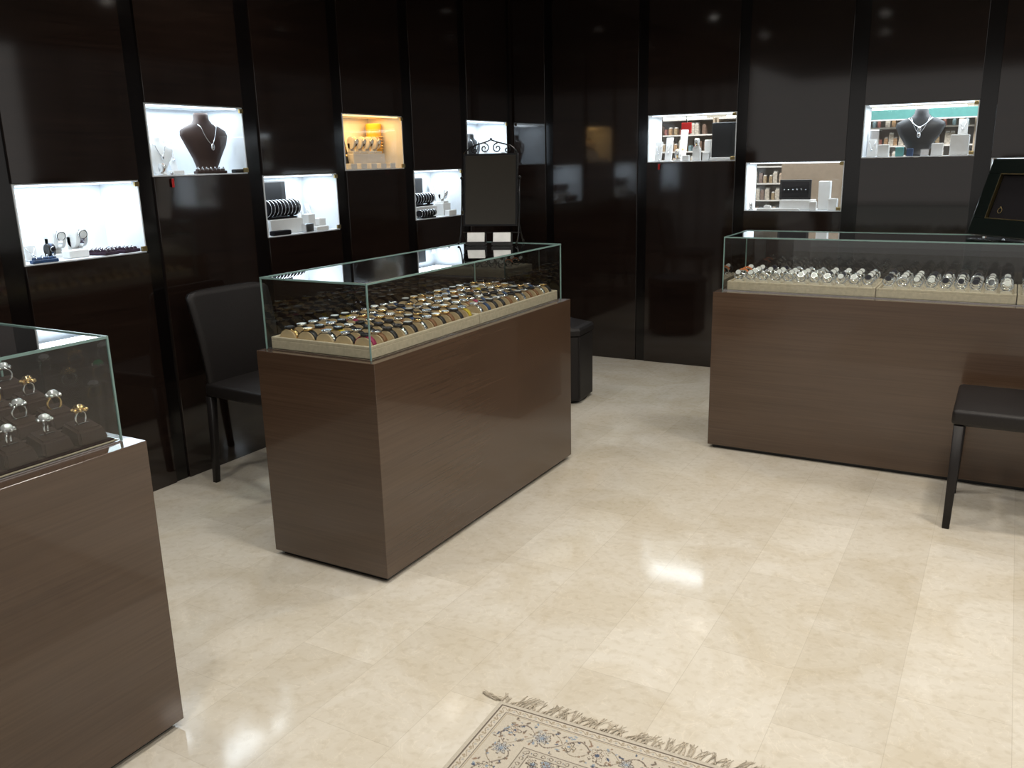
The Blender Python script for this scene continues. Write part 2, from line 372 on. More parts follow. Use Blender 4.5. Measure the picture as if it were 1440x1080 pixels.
def roll(n,a,d,w=.2,z=0,m='blackv',nb=7,metal='silver',h=.05,desc='black velvet',rz=0,r=.026):
    org,side,W,Hh,rot=n
    t=thing('bracelet_roll',f'{desc} roll stand carrying {metal} bangles','bracelet stand',place(org,side,a,d,FT+z),rot+rz)
    bm=B(); R=Matrix.Translation((0,0,h))@Matrix.Rotation(math.pi/2,4,'Y')
    loft(bm,[(-w/2,r,r,0,0),(w/2,r,r,0,0)],24,0,True,R); obj('roll',bm,[m],t)
    bm=B(); box(bm,-w/2+.02,w/2-.02,-.03,.03,0,.008,0,bev=.002); box(bm,-w/2+.03,-w/2+.045,-.01,.01,.008,h-.02); box(bm,w/2-.045,w/2-.03,-.01,.01,.008,h-.02); obj('stand_base',bm,[m],t)
    for i in range(nb):
        bm=B(); x=-w/2+(i+.5)*w/nb
        tube(bm,[(x,(r+.002)*math.cos(q),h+(r+.002)*math.sin(q)) for q in np.linspace(0,2*math.pi,20,endpoint=False)],.0020,True,seg=6); obj('bangle',bm,[metal],t)
    return t
def pendstand(n,a,d,h=.12,z=0,m='whitel',metal='silver',rz=0,w=.028):
    org,side,W,Hh,rot=n
    t=thing('pendant_stand',('white' if m!='black' else 'black')+f' leaning pendant stand with a {metal} pendant','pendant stand',place(org,side,a,d,FT+z),rot+rz)
    bm=B()
    box(bm,-w,w,-.004,.004,0,h,0,bev=.002)
    bmesh.ops.rotate(bm,verts=bm.verts[:],cent=(0,0,0),matrix=Matrix.Rotation(-.25,3,'X')); 
    box(bm,-w,w,-.02,.035,0,.006,0,bev=.001); obj('stand_form',bm,[m],t)
    bm=B(); q=math.tan(.25)
    tube(bm,[(-.022,.01+h*.9*q-.014,h*.9),(-.012,h*.6*q-.008,h*.6),(0,h*.42*q-.010,h*.42),(.012,h*.6*q-.008,h*.6),(.022,h*.9*q-.004,h*.9)],.0013,seg=5); sphere(bm,(0,h*.38*q-.012,h*.36),.008,seg=10); obj('pendant',bm,[metal],t)
    return t
def flattray(n,a,d,w,dp,rows=3,z=0,rz=0,m='brown'):
    org,side,W,Hh,rot=n
    t=thing('jewellery_tray','dark flat jewellery tray with rows of rings','tray',place(org,side,a,d,FT+z),rot+rz)
    bm=B(); box(bm,-w/2,w/2,-dp/2,dp/2,0,.014,0,bev=.003)
    for i in range(rows):
        y=-dp/2+(i+.5)*dp/rows; R=Matrix.Translation((0,y,.016))@Matrix.Rotation(math.pi/2,4,'Y'); loft(bm,[(-w/2+.008,.009,.009,0,0),(w/2-.008,.009,.009,0,0)],10,0,True,R)
    obj('tray_body',bm,[m],t)
    for i in range(rows):
        y=-dp/2+(i+.5)*dp/rows
        for j in range(max(2,int(w/.028))):
            bm=B(); x=-w/2+.02+j*.028
            if x>w/2-.012: bm.free(); continue
            tube(bm,[(x,y+.010*math.cos(q),.018+.010*math.sin(q)) for q in np.linspace(0,2*math.pi,10,endpoint=False)],.0014,True,seg=4); sphere(bm,(x,y,.031),.0038,seg=8); obj('ring',bm,['silver'],t)
    return t
# left wall contents
n=NL[0]
cstand(n,.13,.07,.8,strap='blue',m='black',dial='dialk'); cstand(n,.20,.20,1.5); cstand(n,.33,.19,1.5); pendstand(n,.05,.14,.07); riser(n,.27,.09,.10,.06,.035,'whitel')
flattray(n,.09,.026,.12,.03,1,m='blue'); flattray(n,.415,.075,.095,.11,3,rz=.25,m='plum'); flattray(n,.535,.09,.11,.13,3,rz=.25,m='plum')
n=NL[1]
bust(n,.40,.10,1.13); bust(n,.065,.17,.70,m='whitel',desc='white',z=.0); pendstand(n,.22,.23,.20,w=.02)
riser(n,.15,.055,.07,.05,.02,'whitel'); riser(n,.57,.03,.06,.04,.018,'black'); cstand(n,.06,.05,.6,strap='tanl'); flattray(n,.37,.024,.20,.03,1,m='bust')
n=NL[2]
riser(n,.10,.24,.22,.05,.30,'black',label='tall black backing block in a wall case'); riser(n,.145,.12,.27,.10,.085,'whitel'); roll(n,.145,.12,.26,z=.087,h=.062,nb=9,r=.046)
riser(n,.10,.03,.14,.04,.025,'blackv'); 
pendstand(n,.46,.20,.22); riser(n,.42,.11,.06,.06,.10,'whitel'); riser(n,.52,.10,.06,.06,.07,'whitel'); riser(n,.34,.03,.07,.04,.05,'silver'); pendstand(n,.57,.20,.16,w=.022); riser(n,.47,.035,.11,.03,.025,'whitel')
n=NL[3]
pendstand(n,.05,.12,.24,m='black',metal='gold')
riser(n,.27,.13,.33,.09,.098,'whitel')
for i,a in enumerate((.12,.22,.32,.42)): cstand(n,a,.13,1.12,z=.10,strap='gold')
p=place(n[0],'L',.53,.21)
t=thing('bead_necklace_column','mustard yellow column wrapped with amber bead strings','display column',(p[0],p[1],p[2]+FT),n[4])
bm=B(); loft(bm,[(.10,.05,.05,0,0),(.106,.056,.056,0,0),(.20,.050,.050,0,0),(.29,.054,.054,0,0),(.298,.048,.048,0,0)],28); obj('column_form',bm,['yellow'],t)
bm=B(); box(bm,-.055,.055,-.03,.055,0,.099,0,bev=.003); obj('plinth',bm,['whitel'],t)
for zz in (.13,.15,.17,.19,.21):
    bm=B(); [sphere(bm,(.057*math.cos(q),.057*math.sin(q),zz),.006,seg=6) for q in np.linspace(0,2*math.pi,26,endpoint=False)]; obj('bead_string',bm,['gold'],t)
for a in (.06,.17,.28,.39,.50): riser(n,a,.045,.06,.05,.035,'whitel')
n=NL[4]
riser(n,.06,.25,.16,.05,.28,'black',label='tall black backing block in a wall case'); riser(n,.12,.13,.27,.10,.08,'whitel'); roll(n,.12,.13,.26,z=.082,h=.055,nb=8,r=.036); roll(n,.14,.04,.2,nb=6,h=.035,r=.022)
riser(n,.46,.11,.10,.08,.09,'whitel'); cstand(n,.46,.11,1.1,z=.092); pendstand(n,.54,.21,.24); riser(n,.48,.035,.10,.04,.04,'whitel')
n=NL[5]
bust(n,.13,.16,.9,m='black',desc='black'); pendstand(n,.46,.13,.2); riser(n,.56,.05,.07,.06,.10,'whitel')
# back wall contents
n=NB[0]
pendstand(n,.05,.10,.15); pendstand(n,.125,.12,.18); cstand(n,.22,.08,.9,strap='gold'); pendstand(n,.21,.2,.24,metal='gold'); riser(n,.36,.10,.055,.05,.09,'whitel'); cstand(n,.36,.10,.75,z=.092,strap='gold'); riser(n,.435,.10,.05,.05,.06,'whitel'); riser(n,.425,.18,.05,.05,.15,'whitel'); riser(n,.29,.06,.05,.04,.04,'whitel')
riser(n,.565,.14,.19,.07,.27,'black',label='tall black display box in a wall case'); riser(n,.56,.06,.16,.05,.02,'whitel')
n=NB[1]
riser(n,.36,.12,.24,.10,.07,'whitel')
def panelbox(n,a,d,w,h,z):
    org,side,W,Hh,rot=n
    t=thing('earring_display','black framed panel displaying a row of earrings','display',place(org,side,a,d,FT+z),rot)
    bm=B(); box(bm,-w/2,w/2,-.008,.008,0,h,0,bev=.002); box(bm,-w/2+.015,w/2-.015,-.010,-.008,.015,h-.015,1); obj('panel',bm,['black','blackv'],t)
    for i in range(6):
        bm=B(); sphere(bm,(-w/2+.035+i*(w-.07)/5,-.014,h*.5),.004,seg=8); obj('earring',bm,['silver'],t)
panelbox(n,.34,.11,.22,.14,.072); cstand(n,.04,.06,.6,strap='silver',m='whitel'); riser(n,.54,.14,.08,.06,.20,'whitel'); riser(n,.61,.08,.06,.05,.08,'whitel'); riser(n,.16,.05,.05,.03,.03,'whitel'); riser(n,.48,.05,.05,.04,.06,'whitel'); riser(n,.24,.03,.30,.03,.012,'whitel')
n=NB[2]
bust(n,.34,.15,1.12,m='black',desc='black',double=True); pendstand(n,.05,.1,.12); riser(n,.13,.08,.07,.05,.08,'whitel'); riser(n,.235,.05,.05,.04,.06,'turq'); riser(n,.30,.04,.04,.03,.05,'blue'); riser(n,.46,.09,.07,.05,.08,'whitel'); riser(n,.59,.10,.11,.09,.13,'whitel'); pendstand(n,.6,.1,.1,z=.132)
riser(n,.39,.045,.05,.04,.045,'silver')
riser(n,.05,.2,.06,.05,.18,'silver')
n=NB[3]
bust(n,.12,.15,1.0,m='black',desc='black'); riser(n,.3,.1,.1,.08,.06,'whitel')

# ------------------------------------------------------------ counters
def counter(x0,x1,y0,y1,zt,gx0,gx1,gy0,gy1,zg,label):
    cx,cy=(x0+x1)/2,(y0+y1)/2
    t=thing('display_counter',label,'display counter',(cx,cy,0),0)
    def L(a,b,c,d): return a-cx,b-cx,c-cy,d-cy
    X0,X1,Y0,Y1=L(x0,x1,y0,y1)
    bm=B(); box(bm,X0,X1,Y0,Y1,.022,zt-.0,0,bev=.0015,seg=1); obj('cabinet_body',bm,['wood'],t)
    bm=B(); box(bm,X0+.025,X1-.025,Y0+.025,Y1-.025,0,.021); obj('plinth',bm,['plinth'],t)
    a,b,c,d=L(gx0,gx1,gy0,gy1)
    z0=zt+.001
    bm=B()
    quad(bm,[(a,c,z0),(b,c,z0),(b,c,zg),(a,c,zg)]);quad(bm,[(a,d,z0),(b,d,z0),(b,d,zg),(a,d,zg)])
    quad(bm,[(a,c,z0),(a,d,z0),(a,d,zg),(a,c,zg)]);quad(bm,[(b,c,z0),(b,d,z0),(b,d,zg),(b,c,zg)])
    quad(bm,[(a,c,zg),(b,c,zg),(b,d,zg),(a,d,zg)])
    g=obj('glass_case',bm,['glass'],t)
    bm=B(); e=.0026
    for xx in (a,b):
        for yy in (c,d): box(bm,xx-e,xx+e,yy-e,yy+e,z0,zg-.004)
        box(bm,xx-e,xx+e,c-e,d+e,zg-.004,zg+.003); 
    for yy in (c,d): box(bm,a+e,b-e,yy-e,yy+e,zg-.004,zg+.003)
    obj('glass_edge',bm,['edge'],g)
    bm=B(); e=.0022
    for xx in (a,b): box(bm,xx-e,xx+e,c-e,d+e,z0,z0+.003)
    for yy in (c,d): box(bm,a+e,b-e,yy-e,yy+e,z0,z0+.003)
    obj('glass_bead',bm,['silver'],g)
    return t
ZT=.888; ZG=1.176
counter(-2.574,-1.978,2.425,4.076,ZT,-2.552,-2.022,2.463,4.050,ZG,'dark walnut counter with glass case full of watches on cream trays')
counter(-2.574,-1.978,-.2,1.441,ZT,-2.552,-2.036,-.15,1.406,ZG,'dark walnut counter with glass case of rings on brown stands')
counter(-1.365,.75,4.580,5.18,ZT,-1.333,.715,4.654,5.112,ZG,'wide walnut counter with glass case of silver bracelets on cream trays')

# ------------------------------------------------------------ watches and trays
def tray(x0,x1,y0,y1,z,h,label,mats=('suede',)):
    cx,cy=(x0+x1)/2,(y0+y1)/2
    t=thing('jewellery_tray',label,'tray',(cx,cy,z),0)
    w,l=(x1-x0)/2,(y1-y0)/2
    bm=B(); box(bm,-w,w,-l,l,0,h-.012,0,bev=.003)
    for a in ((-w,-w+.012,-l,l),(w-.012,w,-l,l),(-w+.012,w-.012,-l,-l+.012),(-w+.012,w-.012,l-.012,l)): box(bm,*a,h-.014,h,0,bev=.003)
    obj('tray_body',bm,list(mats),t)
    return t
def halfdisc(bm,rx,rz,t,mi=0,z=0):
    seg=14
    A=[];C=[]
    for i in range(seg+1):
        a=math.pi*i/seg
        A.append(bm.verts.new((rx*math.cos(a),-t/2,z+rz*math.sin(a)))); C.append(bm.verts.new((rx*math.cos(a),t/2,z+rz*math.sin(a))))
    for i in range(seg):
        f=bm.faces.new((A[i],A[i+1],C[i+1],C[i])); f.smooth=True; f.material_index=mi
    bm.faces.new(A).material_index=mi; bm.faces.new(list(reversed(C))).material_index=mi; bm.faces.new((A[0],C[0],C[-1],A[-1])).material_index=mi
def arch(bm,rx,rz,t,w,a0=.16,a1=math.pi-.16,mi=0):
    seg=14; rows=[]
    for i in range(seg+1):
        a=a0+(a1-a0)*i/seg; c,s=math.cos(a),math.sin(a); tw=w*(1-.2*abs(c))
        rows.append([bm.verts.new(p) for p in ((rx*c,-tw/2,rz*s),(rx*c,tw/2,rz*s),((rx+t)*c,tw/2,(rz+t)*s),((rx+t)*c,-tw/2,(rz+t)*s))])
    for i in range(seg):
        for k in range(4):
            f=bm.faces.new((rows[i][k],rows[i][(k+1)%4],rows[i+1][(k+1)%4],rows[i+1][k])); f.material_index=mi; f.smooth=(k==2)
    bm.faces.new(rows[0]).material_index=mi; bm.faces.new(list(reversed(rows[-1]))).material_index=mi
def mesh_of(fn,mats,name):
    bm=B(); fn(bm); bmesh.ops.recalc_face_normals(bm,faces=bm.faces[:]); me=bpy.data.meshes.new(name); bm.to_mesh(me); bm.free()
    for m in mats: me.materials.append(M[m])
    return me
CR=.042
cush_me=mesh_of(lambda bm: halfdisc(bm,CR,.038,.034),['cush'],'ring_cushion')
def caseparts(bm,s=1,mi=0,mj=1,zz=.044):
    cyl(bm,.0195*s,zz-.003,zz+.006,mi=mi,seg=18); cyl(bm,.0162*s,zz+.006,zz+.0068,mi=mj,seg=18)
    box(bm,.0185*s,.0235*s,-.002,.002,zz-.001,zz+.003,mi)
straps=[('black','black leather')]*5+[('silver','steel'),('gold','gold-tone'),('tanl','brown leather'),('blue','dark blue'),('yel','yellow'),('magenta','magenta')]
strap_me={}; case_me={}; small_me={}
for s,_ in straps:
    if s in strap_me: continue
    strap_me[s]=mesh_of(lambda bm: arch(bm,CR+.0012,.0392,.0035,.026),[s],'watch_strap')
    for cm in ('silver','gold','black'):
        for dl in ('dialw','dialk'):
            def f(bm):
                arch(bm,CR+.0012,.0392,.0035,.026); caseparts(bm,1,1,2)
            small_me[(s,cm,dl)]=mesh_of(f,[s,cm,dl],'wristwatch')
for cm in ('silver','gold','black'):
    for dl in ('dialw','dialk'): case_me[(cm,dl)]=mesh_of(lambda bm: caseparts(bm),[cm,dl],'watch_case')
def linkme(name,me,parent=None,loc=None,rot=None,**k):
    o=bpy.data.objects.new(name,me); col.objects.link(o); setup(o,parent,loc,rot,**k); return o
TH=.048
NR=22; y_a,y_b=2.478,4.035; mid=(y_a+y_b)/2
t1=tray(-2.540,-2.034,y_a,mid-.002,ZT+.002,TH,'cream suede tray holding rows of wristwatches')
t2=tray(-2.540,-2.034,mid+.002,y_b,ZT+.002,TH,'cream suede tray holding rows of wristwatches')
G='wristwatches in the glass counter'
for j in range(NR):
    tr=t1 if j<NR/2 else t2
    jj=j%11; L0=(y_a if j<11 else mid+.002); ln=(mid-y_a-.002)
    y=L0+.014+(jj+.5)*(ln-.028)/11
    for i in range(5):
        x=-2.540+.012+(i+.5)*(.506-.024)/5
        linkme('ring_cushion',cush_me,tr,(x-tr.location.x,y-tr.location.y,TH-.012))
        z=ZT+.002+TH-.012
        s,desc=random.choice(straps[:9]) if random.random()<.96 else random.choice(straps[9:])
        if (j,i)==(0,4): s,desc='magenta','magenta'
        if (j,i)==(1,2): s,desc='yel','yellow'
        cm=random.choice(('silver','silver','gold','black','black')); dl=random.choice(('dialw','dialk','dialk'))
        lab=f'{desc} strap wristwatch on a tan cushion'
        rz=random.uniform(-.02,.02)
        if j<7:
            t=thing('wristwatch',lab,'watch',(x,y,z+.0005),rz,G)
            linkme('watch_strap',strap_me[s],t); linkme('watch_case',case_me[(cm,dl)],t)
        else:
            linkme('wristwatch',small_me[(s,cm,dl)],None,(x,y,z+.0005),rz,label=lab,cat='watch',group=G)

# right case trays and bracelets
tx=-1.315
widths=[.76,.62,.60]
trs=[]
for wv in widths:
    trs.append((tray(tx,tx+wv-.004,4.672,5.05,ZT+.002,TH,'cream suede tray holding rows of silver bracelets'),tx,tx+wv)); tx+=wv
cush2=mesh_of(lambda bm: halfdisc(bm,.026,.020,.034),['cushw'],'ring_cushion')
def mkbr(kind):
    def f(bm):
        tube(bm,[(.025*math.cos(q),0,.023+.021*math.sin(q)) for q in np.linspace(0,2*math.pi,20,endpoint=False)],.0050,True,seg=6,mi=0)
        if kind==0:
            R=Matrix.Translation((0,-.008,.040))@Matrix.Rotation(.9,4,'X'); cyl(bm,.017,0,.006,mi=0,seg=16,mtx=R); cyl(bm,.014,.006,.0065,mi=1,seg=16,mtx=R)
        elif kind==1:
            for q in np.linspace(.5,math.pi-.5,7): sphere(bm,(.028*math.cos(q),0,.023+.025*math.sin(q)),.0060,mi=1,seg=8)
        else: sphere(bm,(0,-.004,.045),.013,mi=1,sz=.7,seg=10)
    return f
brs=[mesh_of(mkbr(0),['silver','dialw'],'bracelet'),mesh_of(mkbr(1),['silver','gem'],'bracelet'),mesh_of(mkbr(2),['silver','gem'],'bracelet'),mesh_of(mkbr(1),['silver','orange'],'bracelet'),mesh_of(mkbr(0),['silver','dialk'],'bracelet'),mesh_of(mkbr(0),['black','dialw'],'bracelet')]
bl=['silver watch bracelet with a white dial','silver bracelet set with clear stones','silver cuff bracelet with a round stone','silver bracelet with orange coral beads','silver watch bracelet with a black dial','black watch bracelet with a white dial']
for tr,a,b in trs:
    nn=int((b-a-.03)/.062)
    for i in range(nn):
        for j in range(4):
            x=a+.014+(i+.5)*(b-a-.03)/nn; y=4.672+.016+(j+.5)*.346/4
            if x>.25: continue
            linkme('ring_cushion',cush2,tr,(x-tr.location.x,y-tr.location.y,TH-.012))
            k=random.choice((0,0,0,1,2,4)) if j<3 else random.choice((4,5,5,2))
            if i==0 and j in(1,2) and a<-1.3: k=3
            linkme('bracelet',brs[k],None,(x,y,ZT+TH+.0045),random.uniform(-.12,.12),label=bl[k],cat='bracelet',group='bracelets in the wide glass counter')

# left case: rings on stands
ST=.028
tt=thing('jewellery_tray','stepped dark brown ring tray with a pale rim','tray',(-2.295,1.0,ZT+.002),0)
bm=B(); box(bm,-.240,.250,-.6,.400,0,.004,0,bev=.001); obj('tray_rim',bm,['suede'],tt)
bm=B()
for i in range(4): box(bm,.247-(i+1)*.108 if i<3 else -.235,.247-i*.108,-.59,.395,.0045,.008+ST*i,0)
obj('tray_body',bm,['brown'],tt)
def stand_f(bm):
    vs=box(bm,-.046,.046,-.044,.044,0,.056,0)
    for v in vs:
        if v.co.z>.02:
            v.co.x*=.74; v.co.y*=.82
            if v.co.x>0: v.co.z-=.018
    bmesh.ops.bevel(bm,geom=bm.edges[:],offset=.006,segments=3,affect='EDGES')
    box(bm,-.004,.0,-.02,.02,.046,.0485,1)
st_me=mesh_of(stand_f,['brown','black'],'ring_stand')
RS=1.8
band_me=mesh_of(lambda bm: tube(bm,[(0,.011*math.cos(q),.006+.011*math.sin(q)) for q in np.linspace(0,2*math.pi,18,endpoint=False)],.0017,True,seg=6),['silver'],'ring_band')
bandg_me=mesh_of(lambda bm: tube(bm,[(0,.011*math.cos(q),.006+.011*math.sin(q)) for q in np.linspace(0,2*math.pi,18,endpoint=False)],.002,True,seg=6),['gold'],'ring_band')
gems={}
for g in ('gem','green','purple','orange','gold','blue'):
    def f(bm):
        sphere(bm,(0,0,.022),.0085,seg=10,sz=.7)
        for q in np.linspace(0,2*math.pi,8,endpoint=False): sphere(bm,(.0095*math.cos(q),.0095*math.sin(q),.019),.003,mi=1,seg=6)
    gems[g]=mesh_of(f,[g,'silver' if g!='gold' else 'gold'],'gemstone')
gd={'gem':'clear','green':'green','purple':'purple','orange':'orange','gold':'gold','blue':'blue'}
for i in range(4):
    for j in range(5):
        x=-2.103-i*.108; y=1.345-j*.098
        z=ZT+.002+.0085+ST*i
        linkme('ring_stand',st_me,None,(x,y,z),random.uniform(-.03,.03),label='dark brown leather ring stand in the glass counter',cat='ring stand',group='ring stands in the glass counter')
        g=random.choice(('gem','gem','gold','gold'))
        if (i,j)==(2,1): g='green'
        if (i,j)==(2,2): g='purple'
        t=thing('ring',f'cocktail ring with a {gd[g]} stone on a brown stand','ring',(x-.004,y,z+.051),random.uniform(-.5,.9),'rings in the glass counter')
        t.scale=(RS,RS,RS)
        linkme('ring_band',random.choice((band_me,bandg_me)),t); linkme('gemstone',gems[g],t)

# ------------------------------------------------------------ chairs
def chair(loc,rot,label):
    t=thing('dining_chair',label,'chair',loc,rot,'leather chairs beside the counters')
    bm=B(); box(bm,-.235,.245,-.25,.25,.470,.540,0,bev=.018,seg=4)
    for f in bm.faces: f.smooth=True
    obj('seat',bm,['leather'],t)
    bm=B(); nu,nv=14,18; F=[];K=[]
    for j in range(nv+1):
        v=j/nv; z=.475+.525*v
        wv=.235+.022*v
        if v>.93: wv-= .02*((v-.93)/.07)**2
        xb=-.225-.02*v-.07*v*v
        rf=[];rk=[]
        for i in range(nu+1):
            u=-1+2*i/nu
            cz=-.012*(abs(u)**6)*(1 if j==nv else 0)
            cv=.018*(u*u)
            th=.018*(1-.35*abs(u)**8)
            rf.append(bm.verts.new((xb+cv+th,u*wv,z+cz))); rk.append(bm.verts.new((xb+cv-th,u*wv,z+cz)))
        F.append(rf);K.append(rk)
    for j in range(nv):
        for i in range(nu):
            bm.faces.new((F[j][i],F[j][i+1],F[j+1][i+1],F[j+1][i])); bm.faces.new((K[j][i],K[j+1][i],K[j+1][i+1],K[j][i+1]))
        bm.faces.new((F[j][0],F[j+1][0],K[j+1][0],K[j][0])); bm.faces.new((F[j][nu],K[j][nu],K[j+1][nu],F[j+1][nu]))
    for i in range(nu):
        bm.faces.new((F[nv][i],F[nv][i+1],K[nv][i+1],K[nv][i])); bm.faces.new((F[0][i],K[0][i],K[0][i+1],F[0][i+1]))
    for f in bm.faces: f.smooth=True
    obj('backrest',bm,['leather'],t)
    for sx in (-1,1):
        for sy in (-1,1):
            bm=B(); x=.215*sx; y=.228*sy; a=.021;b=.015
            loft(bm,[(0,b,b,x*1.04+(-.02 if sx<0 else 0),y*1.02),(.2,b+.003,b+.003,x*1.02-(.008 if sx<0 else 0),y*1.01),(.471,a,a,x,y)],16,0,True,None,6); obj('leg',bm,['leather'],t)
chair((-3.235,3.145,0),math.radians(-4),'black leather dining chair with curved backrest behind the counter')
chair((.115,4.205,0),math.radians(180),'black leather dining chair in front of the wide counter')

# hexagonal stool
t=thing('stool','black leather hexagonal pouf stool beside the counter end','stool',(-2.645,5.20,0),math.radians(-25))
bm=B(); loft(bm,[(.02,.262,.262,0,0),(.03,.268,.268,0,0),(.46,.268,.268,0,0)],6); 
for f in bm.faces: f.smooth=False
bmesh.ops.bevel(bm,geom=[e for e in bm.edges if abs(e.verts[0].co.z-e.verts[1].co.z)>.3],offset=.012,segments=3,affect='EDGES'); obj('stool_body',bm,['leather'],t)
bm=B(); loft(bm,[(.463,.262,.262,0,0),(.468,.272,.272,0,0),(.50,.272,.272,0,0),(.517,.262,.262,0,0),(.524,.235,.235,0,0)],6); 
for f in bm.faces: f.smooth=False
obj('seat',bm,['leather'],t)
bm=B(); cyl(bm,.22,0,.021,seg=24); obj('stool_base',bm,['plinth'],t)

# ------------------------------------------------------------ table mirror
t=thing('table_mirror','wrought iron framed table mirror with scrolled top on the glass counter','mirror',(-2.392,3.965,ZG+.0035),math.radians(16))
tilt=.14; W=.147
def tp(x,z,y=0): return (x,y+math.sin(tilt)*(z-.09)+.0,.09+(z-.09)*math.cos(tilt))
bm=B()
for x0,x1,z0,z1 in ((-W,W,.09,.100),(-W,W,.455,.465),(-W,-W+.01,.1,.455),(W-.01,W,.1,.455)):
    vs=[bm.verts.new(tp(x,z,y)) for x,z,y in ((x0,z0,-.008),(x1,z0,-.008),(x1,z1,-.008),(x0,z1,-.008),(x0,z0,.008),(x1,z0,.008),(x1,z1,.008),(x0,z1,.008))]
    for q in ((0,1,2,3),(7,6,5,4),(0,4,5,1),(1,5,6,2),(2,6,7,3),(3,7,4,0)): bm.faces.new([vs[i] for i in q])
obj('mirror_frame',bm,['iron'],t)
bm=B(); quad(bm,[tp(-W+.008,.098,-.002),tp(W-.008,.098,-.002),tp(W-.008,.457,-.002),tp(-W+.008,.457,-.002)]); obj('mirror_glass',bm,['mirror'],t)
bm=B(); quad(bm,[tp(-W+.008,.098,.004),tp(-W+.008,.457,.004),tp(W-.008,.457,.004),tp(W-.008,.098,.004)]); obj('mirror_back',bm,['black'],t)
bm=B()
for s in (-1,1):
    x=s*(W+.010)
    tube(bm,[(x,-.07,.006),(x,-.05,.012),(x,-.02,.05),(x,0,.12),(x,.015,.2),(x,.03,.33)],.004,seg=8)
    tube(bm,[(x,0,.10),(x,.04,.05),(x,.075,.014),(x,.09,.006)],.004,seg=8)
    sphere(bm,(x,-.07,.007),.007,seg=10); sphere(bm,(x,.09,.007),.007,seg=10); sphere(bm,(x,.03,.338),.009,seg=10)
    tube(bm,[(x,.022,.26),(s*(W-.004),.02,.26)],.004,seg=8)
tube(bm,[(-W-.01,.015,.055),(W+.01,.015,.055)],.0035,seg=8)
obj('mirror_stand',bm,['iron'],t)
bm=B()
def spiral(cx,cz,r0,turns,s,start):
    pts=[]
    for i in range(36):
        q=i/35; r=r0*(1-q*.85); a=start+s*turns*2*math.pi*q
        pts.append(tp(cx+r*math.cos(a),cz+r*math.sin(a)))
    return pts
for s in (-1,1):
    tube(bm,spiral(s*.035,.492,.026,1.3,s,math.pi/2),.0032,seg=6)
    tube(bm,spiral(s*.088,.483,.019,1.3,-s,math.pi/2),.003,seg=6)
    tube(bm,[tp(s*(W),.462),tp(s*.135,.478),tp(s*.11,.50),tp(s*.075,.512),tp(s*.035,.522),tp(0,.535)],.0035,seg=6)
sphere(bm,tp(0,.54),.006,seg=8)
obj('scroll_crest',bm,['iron'],t)

def cardholder(x,y,rz):
    t=thing('business_card_holder','small black holder with a stack of blank white cards','card holder',(x,y,ZG+.0035),rz,'card holders on the glass counter')
    bm=B(); box(bm,-.052,.052,-.03,.03,0,.006,0,bev=.001); box(bm,-.052,.052,-.03,-.026,.006,.018); 
    box(bm,-.052,.052,.016,.020,.006,.055,0)
    obj('holder',bm,['black'],t)
    bm=B(); box(bm,-.045,.045,-.006,.006,0,.055,0); bmesh.ops.rotate(bm,verts=bm.verts[:],cent=(0,0,0),matrix=Matrix.Rotation(-.3,3,'X')); bmesh.ops.translate(bm,verts=bm.verts[:],vec=(0,-.012,.009)); obj('card_stack',bm,['card'],t)
a=math.radians(16)
for lx in (-.085,.055):
    cardholder(-2.392+lx*math.cos(a)+.075*math.sin(a)+.03, 3.965+lx*math.sin(a)-.075*math.cos(a),a+.1)

# framed display on the wide counter
w2=.25; hh=.385; tl=.30; ang=math.radians(-48)
t=thing('framed_display','dark green lacquered framed display with gold inner border, leaning back','display',(-.18+w2*math.cos(ang),5.03+w2*math.sin(ang),ZG+.0035),ang)
def fr(bm,x0,x1,z0,z1,y0,y1,mi=0,bev=.004):
    box(bm,x0,x1,y0,y1,z0,z1,mi,bev=bev)
bm=B(); fr(bm,-w2,w2,0,.085,-.015,.012); fr(bm,-w2,w2,hh-.075,hh,-.015,.012); fr(bm,-w2,-w2+.085,.085,hh-.075,-.015,.012); fr(bm,w2-.085,w2,.085,hh-.075,-.015,.012); fr(bm,-w2,w2,0,hh,.012,.018)
R=Matrix.Rotation(-tl,3,'X')
def rotx(bm): bmesh.ops.rotate(bm,verts=bm.verts[:],cent=(0,0,0),matrix=R); bmesh.ops.translate(bm,verts=bm.verts[:],vec=(0,0,.006))
rotx(bm); obj('frame',bm,['dkgreen'],t)
bm=B()
for q in ((-w2+.085,w2-.085,.085,.088),(-w2+.085,w2-.085,hh-.078,hh-.075),(-w2+.085,-w2+.088,.088,hh-.078),(w2-.088,w2-.085,.088,hh-.078)): fr(bm,*q,-.016,.0,0,0)
rotx(bm); obj('gold_border',bm,['brass'],t)
bm=B(); fr(bm,-w2+.09,w2-.09,.09,hh-.08,.002,.011,0,0); rotx(bm); obj('velvet_panel',bm,['blackv'],t)
bm=B(); tube(bm,[(-.10+.013*math.cos(q),-.002,.13+.013*math.sin(q)) for q in np.linspace(0,2*math.pi,20,endpoint=False)],.0016,True,seg=6); sphere(bm,(-.10,-.003,.146),.004,seg=8); rotx(bm); obj('gold_ring',bm,['brass'],t)
bm=B(); tube(bm,[(0,.10,.28),(0,.19,.004)],.005,seg=8); tube(bm,[(-.05,.19,.006),(.05,.19,.006)],.005,seg=8); obj('rear_strut',bm,['black'],t)

